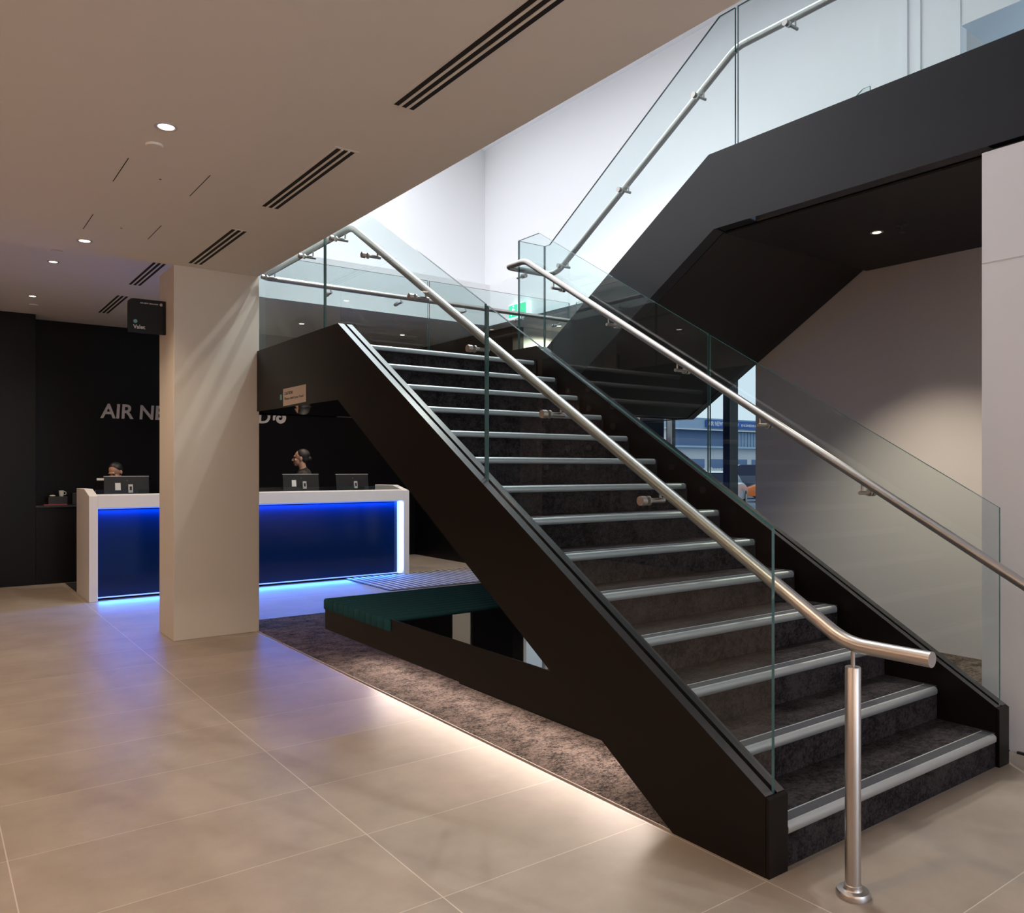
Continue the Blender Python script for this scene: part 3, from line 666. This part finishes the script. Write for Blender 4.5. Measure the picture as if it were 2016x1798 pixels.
# fascia tapers slightly taller towards the middle as one straight band
part(bm, 'fascia', M['counter_white'], ct, bevel=0.003)
part(bx(1.605, 5.44, YC+0.10, YC+0.13, 0.045, 1.052), 'front_panel', M['counter_panel'], ct)
part(bx(5.437, 5.492, YC+0.03, YC+0.09, 0.03, 1.052), 'light_column', M['white_led'], ct)
part(bx(1.61, 5.44, YC+0.055, YC+0.085, 1.043, 1.054), 'led_strip', M['blue_led'], ct)
part(bx(1.61, 5.44, YC+0.06, YC+0.09, 0.030, 0.040), 'led_strip', M['blue_led'], ct)
part(bx(1.606, 5.497, YC+0.2, 10.95, 0.74, 0.78), 'desk_top', M['black_plastic'], ct)
part(bx(1.606, 5.497, YC+0.145, YC+0.155, 1.12, 1.262), 'glass_screen', M['glass'], ct)
area('counter_blue_top', (3.52, YC+0.07, 1.04), 3.8, 0.03, 80, (0.0, 0.19, 1.0), (math.radians(-14), 0, 0))
area('counter_blue_floor', (3.52, YC+0.055, 0.05), 3.8, 0.03, 24, (0.04, 0.20, 1.0), (math.radians(-86), 0, 0))
area('counter_column_light', (5.485, YC+0.02, 0.55), 0.08, 0.95, 5, (0.25, 0.4, 1.0), (math.radians(90), 0, 0))

def monitor(x0, w, zt, label, flag=False, stick=True):
    e = empty('monitor', (x0+w/2, 10.52, 0.78), label, 'monitor', 'monitors on the reception counter')
    h = 0.33; a = math.radians(8)
    def slab(u0, u1, v0, v1, d0, d1):
        bm = B(); box(bm, u0, u1, d0, d1, v0, v1)
        for v in bm.verts:
            yy, zz = v.co.y, v.co.z; v.co.y = 10.46+yy*math.cos(a)+zz*math.sin(a); v.co.z = zt+zz*math.cos(a)-yy*math.sin(a); v.co.x += x0
        return bm
    part(slab(0, w, -h, 0, 0, 0.02), 'casing', M['black_plastic'], e, bevel=0.003)
    part(slab(-0.002, w+0.002, -0.002, 0.004, -0.001, 0.021), 'rim', M['silver'], e)
    part(slab(0.008, w-0.008, -h+0.01, -0.008, 0.0205, 0.022), 'screen', emis('monitor_screen', (0.5, 0.7, 1.0), 0.5, (0.05, 0.05, 0.05)) if 'screen' not in M else M['screen'], e)
    if stick: part(slab(w*0.24, w*0.36, -0.165, -0.078, -0.0015, 0), 'sticker', M['sticker'], e)
    part(slab(w*0.52, w*0.62, -0.20, -0.10, -0.035, 0), 'stand_head', M['silver'], e)
    part(slab(w*0.545, w*0.595, -0.17, -0.125, -0.0365, -0.035), 'stand_cap', M['black_plastic'], e)
    part(bx(x0+w*0.53, x0+w*0.61, 10.44, 10.47, 0.785, zt-0.19), 'stand_neck', M['silver'], e)
    part(bx(x0+w*0.35, x0+w*0.78, 10.36, 10.6, 0.78, 0.79), 'stand_foot', M['silver'], e)
    t = B(); tube(t, [(x0+w*0.5, 10.456, zt-0.05), (x0+w*0.535, 10.456, zt-0.062)], 0.004, 8); part(t, 'badge', M['silver'], e)
    if flag: part(bx(x0-0.075, x0, 10.46, 10.47, zt-0.045, zt-0.02), 'paper_tab', M['sticker'], e)
M['screen'] = emis('monitor_screen', (0.5, 0.7, 1.0), 0.6, (0.05, 0.05, 0.05))
monitor(1.725, 0.49, 1.412, 'monitor at the left end of the counter, left of the column', True)
monitor(3.875, 0.50, 1.428, 'monitor in front of the standing person, right of the column')
monitor(4.63, 0.485, 1.425, 'monitor at the right end of the counter', False, False)

# credenza, items
cr = empty('credenza', (3, 12.2, 0), 'low black back counter along the wall behind reception', 'cabinet')
part(bx(1.195, 6.6, 12.06, 12.449, 0.0, 1.0), 'cabinet_body', M['black_wall'], cr)
part(bx(1.193, 6.6, 12.04, 12.449, 1.0, 1.025), 'cabinet_top', M['black_plastic'], cr)
tr = empty('box', (1.45, 12.2, 1.025), 'black open box with white packets on the low back counter left of the reception', 'box')
part(bx(1.34, 1.56, 12.10, 12.30, 1.026, 1.135), 'carton', M['black_plastic'], tr, bevel=0.003)
bm = B(); ball(bm, (1.395, 12.18, 1.145), 0.028, 1.3, 1, 0.5, u=10, v=8); part(bm, 'packet', M['sticker'], tr, True)
mug = empty('mug', (1.50, 12.2, 1.136), 'small white cup standing on the black box', 'cup')
bm = B(); lathe(bm, [(0.022, 0), (0.027, 0.02), (0.031, 0.078), (0.027, 0.078)], (1.50, 12.2, 1.136), 20); part(bm, 'cup_body', M['sticker'], mug, True)
bm = B(); tube(bm, [(1.527, 12.2, 1.20), (1.555, 12.2, 1.195), (1.555, 12.2, 1.16), (1.524, 12.2, 1.155)], 0.004, 8, 0.012); part(bm, 'handle', M['sticker'], mug, True)
bm = bx(1.28, 1.55, 12.045, 12.085, 1.026, 1.038); o = finish(bm, 'pen', mat('red_plastic', (0.25, 0.03, 0.05), 0.4)); tag(o, 'flat red and grey pen tray lying at the front of the low back counter', 'tray')
bm = bx(1.62, 1.70, 12.12, 12.26, 1.026, 1.18); o = finish(bm, 'box', M['black_plastic'], bevel=0.004); tag(o, 'small upright black box beside the left end of the white counter', 'box')

# ridged entrance mat by the counter
fm = empty('floor_mat', (5.8, 9.4, 0), 'ridged dark mat on the tile floor in front of the counter right end', 'mat')
part(bx(4.64, 6.95, 8.86, 10.24, 0.0005, 0.008), 'mat_base', mat('mat_base', (0.05, 0.05, 0.055), 0.7), fm)
bm = B()
for i in range(24): box(bm, 4.66+i*0.096, 4.66+i*0.096+0.05, 8.88, 10.22, 0.008, 0.016)
part(bm, 'mat_ridges', mat('mat_ridge', (0.30, 0.27, 0.25), 0.6), fm)
# framed notice on black wall, seen mirrored in the low table
nb = empty('notice_board', (6.99, 10.9, 2.1), 'pale framed notice on the black wall behind the stair', 'notice')
part(bx(6.98, 6.999, 10.62, 11.20, 1.72, 2.55), 'notice_frame', M['black_plastic'], nb)
part(bx(6.975, 6.98, 10.65, 11.17, 1.75, 2.52), 'notice_sheet', M['sticker'], nb)

# ------------------------------------------------------------------ people
def limb(bm, pts, rad, seg=14):
    tube(bm, pts, rad, seg)
    for p, r in zip(pts, rad): ball(bm, p, r, u=12, v=8)
def person(name, loc, rz, height, label, bun=False, bow=0.0):
    s = height/1.70
    e = empty('person', loc, label, 'person'); e.rotation_euler = (0, 0, rz)
    def fin(bm, n, m, vox, parent=e):
        bmesh.ops.scale(bm, vec=(s, s, s), verts=bm.verts)
        o = finish(bm, n, m, parent); r = o.modifiers.new('remesh', 'REMESH'); r.mode = 'VOXEL'; r.voxel_size = vox; r.use_smooth_shade = True
        q = o.modifiers.new('smooth', 'SMOOTH'); q.iterations = 3; q.factor = 0.5
        return o
    # figure faces -y in its own space
    HC = Vector((0, -0.03-bow*0.10, 1.575-bow*0.03)); rot = Matrix.Rotation(bow*0.5, 3, 'X')
    bm = B()
    H = lambda p: HC+rot @ Vector(p)
    ball(bm, H((0, 0.012, 0.03)), 0.083, 0.90, 1.12, 1.05)            # skull
    ball(bm, H((0, -0.030, -0.035)), 0.062, 0.92, 0.95, 1.15)        # face
    ball(bm, H((0, -0.058, -0.088)), 0.026, 1.2, 1, 0.8)             # chin
    tube(bm, [H((0, -0.085, 0.012)), H((0, -0.112, -0.032))], [0.007, 0.014], 10)   # nose
    ball(bm, H((0, -0.105, -0.033)), 0.013, 1.1, 1, 0.8, u=10, v=8)
    ball(bm, H((0, -0.088, -0.064)), 0.017, 1.4, 0.7, 0.42, u=10, v=8)     # lips
    ball(bm, H((0, -0.082, 0.028)), 0.030, 1.9, 0.45, 0.35, u=10, v=8)     # brow
    for sx in (-1, 1):
        ball(bm, H((sx*0.078, 0.012, -0.008)), 0.026, 0.35, 0.7, 1.15, u=10, v=8)   # ears
        ball(bm, H((sx*0.038, -0.066, -0.022)), 0.024, 1, 0.7, 0.7, u=10, v=8)     # cheeks
    limb(bm, [(0, 0.012, 1.38), (0, 0.0, 1.44), tuple(HC+Vector((0, 0.01, -0.06)))], [0.062, 0.05, 0.05])
    # torso and legs
    limb(bm, [(0, 0.01, 0.93), (0, 0.0, 1.08), (0, 0.0, 1.24), (0, 0.012, 1.36)], [0.135, 0.115, 0.135, 0.09])
    limb(bm, [(-0.14, 0.01, 1.35), (0.14, 0.01, 1.35)], [0.055, 0.055])
    for sx in (-1, 1):
        limb(bm, [(sx*0.085, 0.0, 0.90), (sx*0.09, -0.005, 0.50), (sx*0.09, 0.02, 0.10)], [0.085, 0.055, 0.036])
        limb(bm, [(sx*0.09, 0.04, 0.05), (sx*0.095, -0.13, 0.035)], [0.04, 0.03])
        sh, el, wr = Vector((sx*0.175, 0.01, 1.345)), Vector((sx*0.215, 0.03, 1.07)), Vector((sx*0.17, -0.20, 1.00))
        limb(bm, [tuple(sh), tuple(el), tuple(wr)], [0.046, 0.036, 0.025])
        pal = wr+Vector((-sx*0.02, -0.075, -0.005)); ball(bm, wr.lerp(pal, 0.6), 0.036, 0.95, 1.2, 0.5, u=12, v=8)
        for f in range(4):
            b0 = pal+Vector((sx*(0.030-f*0.019), -0.012, 0)); L = (0.030, 0.036, 0.034, 0.027)[f]
            tube(bm, [b0, b0+Vector((0, -L, -0.004)), b0+Vector((0, -L*1.75, -0.022)), b0+Vector((0, -L*2.0, -0.038))], [0.0092, 0.0085, 0.0075, 0.006], 8)
        t0 = wr.lerp(pal, 0.35)+Vector((-sx*0.028, 0, 0)); tube(bm, [t0, t0+Vector((-sx*0.020, -0.030, -0.010)), t0+Vector((-sx*0.016, -0.055, -0.022))], [0.011, 0.010, 0.008], 8)
    body = fin(bm, 'body', M['skin'], 0.0065)
    bm = B()    # hair cap, swept back
    ball(bm, H((0, 0.032, 0.045)), 0.0865, 0.95, 1.10, 0.98); ball(bm, H((0, 0.058, 0.0)), 0.070, 1.0, 0.80, 0.95)
    if bun: ball(bm, H((0, 0.118, -0.005)), 0.032, 1, 1, 1)
    fin(bm, 'hair', M['hair'], 0.007)
    for sx in (-1, 1):
        b2 = B(); ball(b2, H((sx*0.030, -0.083, 0.006)), 0.010, 1.2, 0.6, 0.8, u=10, v=8); bmesh.ops.scale(b2, vec=(s, s, s), verts=b2.verts); finish(b2, 'eye', M['hair'], e, True)
    bm = B()    # jacket
    limb(bm, [(0, 0.01, 0.84), (0, 0.0, 0.95), (0, 0.0, 1.08), (0, 0.0, 1.24), (0, 0.015, 1.345)], [0.158, 0.155, 0.135, 0.155, 0.105])
    limb(bm, [(-0.15, 0.01, 1.34), (0.15, 0.01, 1.34)], [0.068, 0.068]); limb(bm, [(0, 0.02, 1.36), (0, 0.015, 1.405)], [0.085, 0.060])
    for sx in (-1, 1): limb(bm, [(sx*0.175, 0.01, 1.34), (sx*0.215, 0.03, 1.07), (sx*0.175, -0.17, 1.005)], [0.063, 0.052, 0.040])
    fin(bm, 'jacket', M['suit'], 0.010)
    bm = B()
    for sx in (-1, 1): limb(bm, [(sx*0.085, 0.0, 0.90), (sx*0.09, -0.005, 0.50), (sx*0.09, 0.02, 0.08)], [0.100, 0.075, 0.065])
    fin(bm, 'trousers', M['suit'], 0.010)
    bm = B()
    for sx in (-1, 1): limb(bm, [(sx*0.09, 0.045, 0.048), (sx*0.095, -0.14, 0.042)], [0.048, 0.040])
    for v in bm.verts: v.co.z = max(0.0, v.co.z)
    fin(bm, 'shoes', M['shoe'], 0.009)
    return e
# image left is (-cosT, sinT); figure's front is -y rotated by rz
person('person', (4.43, 11.15, 0.004), math.radians(-126+8), 1.78, 'person with dark tied hair in dark uniform standing in profile behind the counter', True)
person('person', (2.06, 11.25, 0.004), math.radians(-45), 1.60, 'person in dark clothes bending head behind the left monitor', False, 1.0)

# ------------------------------------------------------------------ outside
hg = empty('hangar', (60, 53, -0.05), 'long grey hangar building with a blue name sign across the car park', 'building')
HY = 47.0
wallm = mat('hangar_cladding', (0.30, 0.40, 0.54), 0.7, var=0.04, scale=0.5)
doorm = mat('hangar_doors', (0.13, 0.21, 0.38), 0.6, var=0.05, scale=0.4)
part(bx(50.9, 90, HY+0.3, HY+12, -0.05, 4.85), 'sliding_door', doorm, hg)
part(bx(30, 90, HY, HY+12, 4.95, 5.95), 'upper_wall', wallm, hg)
part(bx(30, 50.9, HY+0.02, HY+12, -0.05, 4.85), 'lower_wall', wallm, hg)
part(bx(49.8, 50.9, HY-0.1, HY+0.02, -0.05, 4.85), 'corner_column', M['frame_white'], hg)
part(bx(30, 90, HY-0.5, HY, 4.85, 4.95), 'gutter', M['frame_white'], hg)
part(bx(58.7, 90, HY-0.1, HY+0.3, -0.05, 4.80), 'cladding_bay', wallm, hg)
bm = B()
for i in range(28): box(bm, 58.75+i*0.45, 58.79+i*0.45, HY-0.14, HY-0.1, 0, 4.8)
part(bm, 'cladding_ribs', doorm, hg)
part(bx(55.3, 68, HY-0.2, HY-0.05, 5.15, 5.80), 'sign_band', mat('blue_sign', (0.02, 0.10, 0.42), 0.5), hg)
t = text_bm('AIR NEW ZEALAND', 4.1, 0.40, 0.03, bold=0.02); part(orient(t, (55.5, HY-0.205, 5.28), (1, 0, 0), (0, 0, 1)), 'lettering', M['frame_white'], hg)
t = text_bm('ENGINEERING SERVICES', 3.9, 0.22, 0.03, bold=0.02); part(orient(t, (60.0, HY-0.205, 5.32), (1, 0, 0), (0, 0, 1)), 'lettering', M['frame_white'], hg)
# low white shed with windows in front of the hangar
sh = empty('shed', (50, 39, -0.05), 'low white shed with a strip of windows in front of the hangar', 'building')
part(bx(38, 60, 38.5, 42, -0.05, 3.0), 'wall', M['frame_white'], sh)
part(bx(37.6, 60.4, 38.0, 42.4, 3.0, 3.12), 'roof', mat('shed_roof', (0.42, 0.55, 0.72), 0.5), sh)
for i in range(9): part(bx(38.6+i*2.4, 40.4+i*2.4, 38.44, 38.5, 1.55, 2.2), 'window', doorm, sh)
# picket style fence
fc = empty('fence', (40, 33, -0.05), 'pale metal fence at the far side of the car park', 'fence')
bm = B()
for i in range(90): box(bm, 32+i*0.25, 32.05+i*0.25, 32.98, 33.02, 0.15, 1.55)
part(bm, 'fence_pales', M['frame_white'], fc)
part(bx(32, 54.5, 33.02, 33.06, 1.35, 1.42), 'fence_rail', M['frame_white'], fc); part(bx(32, 54.5, 33.02, 33.06, 0.25, 0.32), 'fence_rail', M['frame_white'], fc)
for i in range(10): part(bx(32+i*2.5, 32.08+i*2.5, 33.06, 33.14, -0.05, 1.6), 'fence_post', M['frame_white'], fc)
def car(loc, rz, col, label, hs=1.0):
    e = empty('car', loc, label, 'car', None); e.rotation_euler = (0, 0, rz)
    pm = mat('car_paint', col, 0.25, coat=0.6, var=0.02)
    prof = [(-2.15, 0.30), (-2.2, 0.55), (-2.12, 0.88), (-1.95, 0.95), (-1.1, 1.0), (0.0, 1.0), (0.95, 0.98), (1.75, 0.86), (2.15, 0.70), (2.2, 0.42), (2.1, 0.28)]
    bm = B(); rings = []
    for x, f in ((-0.86, 0.94), (-0.82, 1.0), (0.82, 1.0), (0.86, 0.94)): rings.append([bm.verts.new((x, y*f, 0.30+(z-0.30)*hs*f if f < 1 else z*hs if z > .35 else z)) for y, z in prof])
    n = len(prof)
    for a in range(3):
        for b in range(n): bm.faces.new([rings[a][b], rings[a][(b+1) % n], rings[a+1][(b+1) % n], rings[a+1][b]])
    bm.faces.new(rings[0]); bm.faces.new(rings[-1][::-1])
    finish(bm, 'car_body', pm, e, True, 0.03)
    cab = [(-2.0, 0.94), (-1.75, 1.38), (-1.4, 1.46), (0.1, 1.46), (0.55, 1.30), (1.05, 0.97)]
    bm = B(); rings = []
    for x, k in ((-0.80, 0), (-0.62, 1), (0.62, 1), (0.80, 0)): rings.append([bm.verts.new((x, y, (z if k else 0.94+(z-0.94)*0.0+0.0))) for y, z in cab])
    bm.free(); bm = B(); A = []; Bq = []
    for y, z in cab:
        w = 0.80-(z-0.94)*0.32; A.append(bm.verts.new((-w, y, z*hs))); Bq.append(bm.verts.new((w, y, z*hs)))
    bm.faces.new(A); bm.faces.new(Bq[::-1]); n = len(cab)
    for b in range(n): bm.faces.new([A[b], Bq[b], Bq[(b+1) % n], A[(b+1) % n]])
    finish(bm, 'cabin_glass', M['counter_panel'], e, False, 0.02)
    bm = B(); prism(bm, [(-1.78, 1.40), (-1.4, 1.475), (0.1, 1.475), (0.5, 1.33), (0.1, 1.43), (-1.4, 1.43)], 'X', -0.63, 0.63)
    for v in bm.verts: v.co.z *= hs
    finish(bm, 'roof', pm, e, True, 0.01)
    for sx in (-1, 1):
        for y in (-1.35, 1.38):
            bm = B(); tube(bm, [(sx*0.68, y, 0.32), (sx*0.88, y, 0.32)], 0.32, 20); w = finish(bm, 'wheel', M['black_plastic'], e, True)
            bm = B(); tube(bm, [(sx*0.88, y, 0.32), (sx*0.895, y, 0.32)], 0.19, 16); finish(bm, 'hub', M['silver'], w, True)
        finish(bx(sx*0.70-0.12, sx*0.70+0.12, -2.20, -2.10, 0.70*hs, 0.86*hs), 'tail_light', mat('tail_light', (0.5, 0.02, 0.02), 0.3), e)
        finish(bx(sx*0.65-0.15, sx*0.65+0.15, 2.02, 2.13, 0.60*hs, 0.72*hs), 'head_light', M['silver'], e)
    return e
car((26.3, 21.6, -0.05), math.radians(-60), (0.62, 0.66, 0.72), 'silver-white car with dark rear window nearest the window')
car((34.6, 27.2, -0.05), math.radians(60), (0.02, 0.04, 0.09), 'dark blue car parked behind the silver-white car', 1.20)
car((32.7, 22.5, -0.05), math.radians(38), (0.85, 0.20, 0.04), 'orange car at the right edge of the window', 0.95)
car((26.1, 16.9, -0.05), math.radians(-20), (0.7, 0.74, 0.8), 'white car mostly hidden by the grey wall')
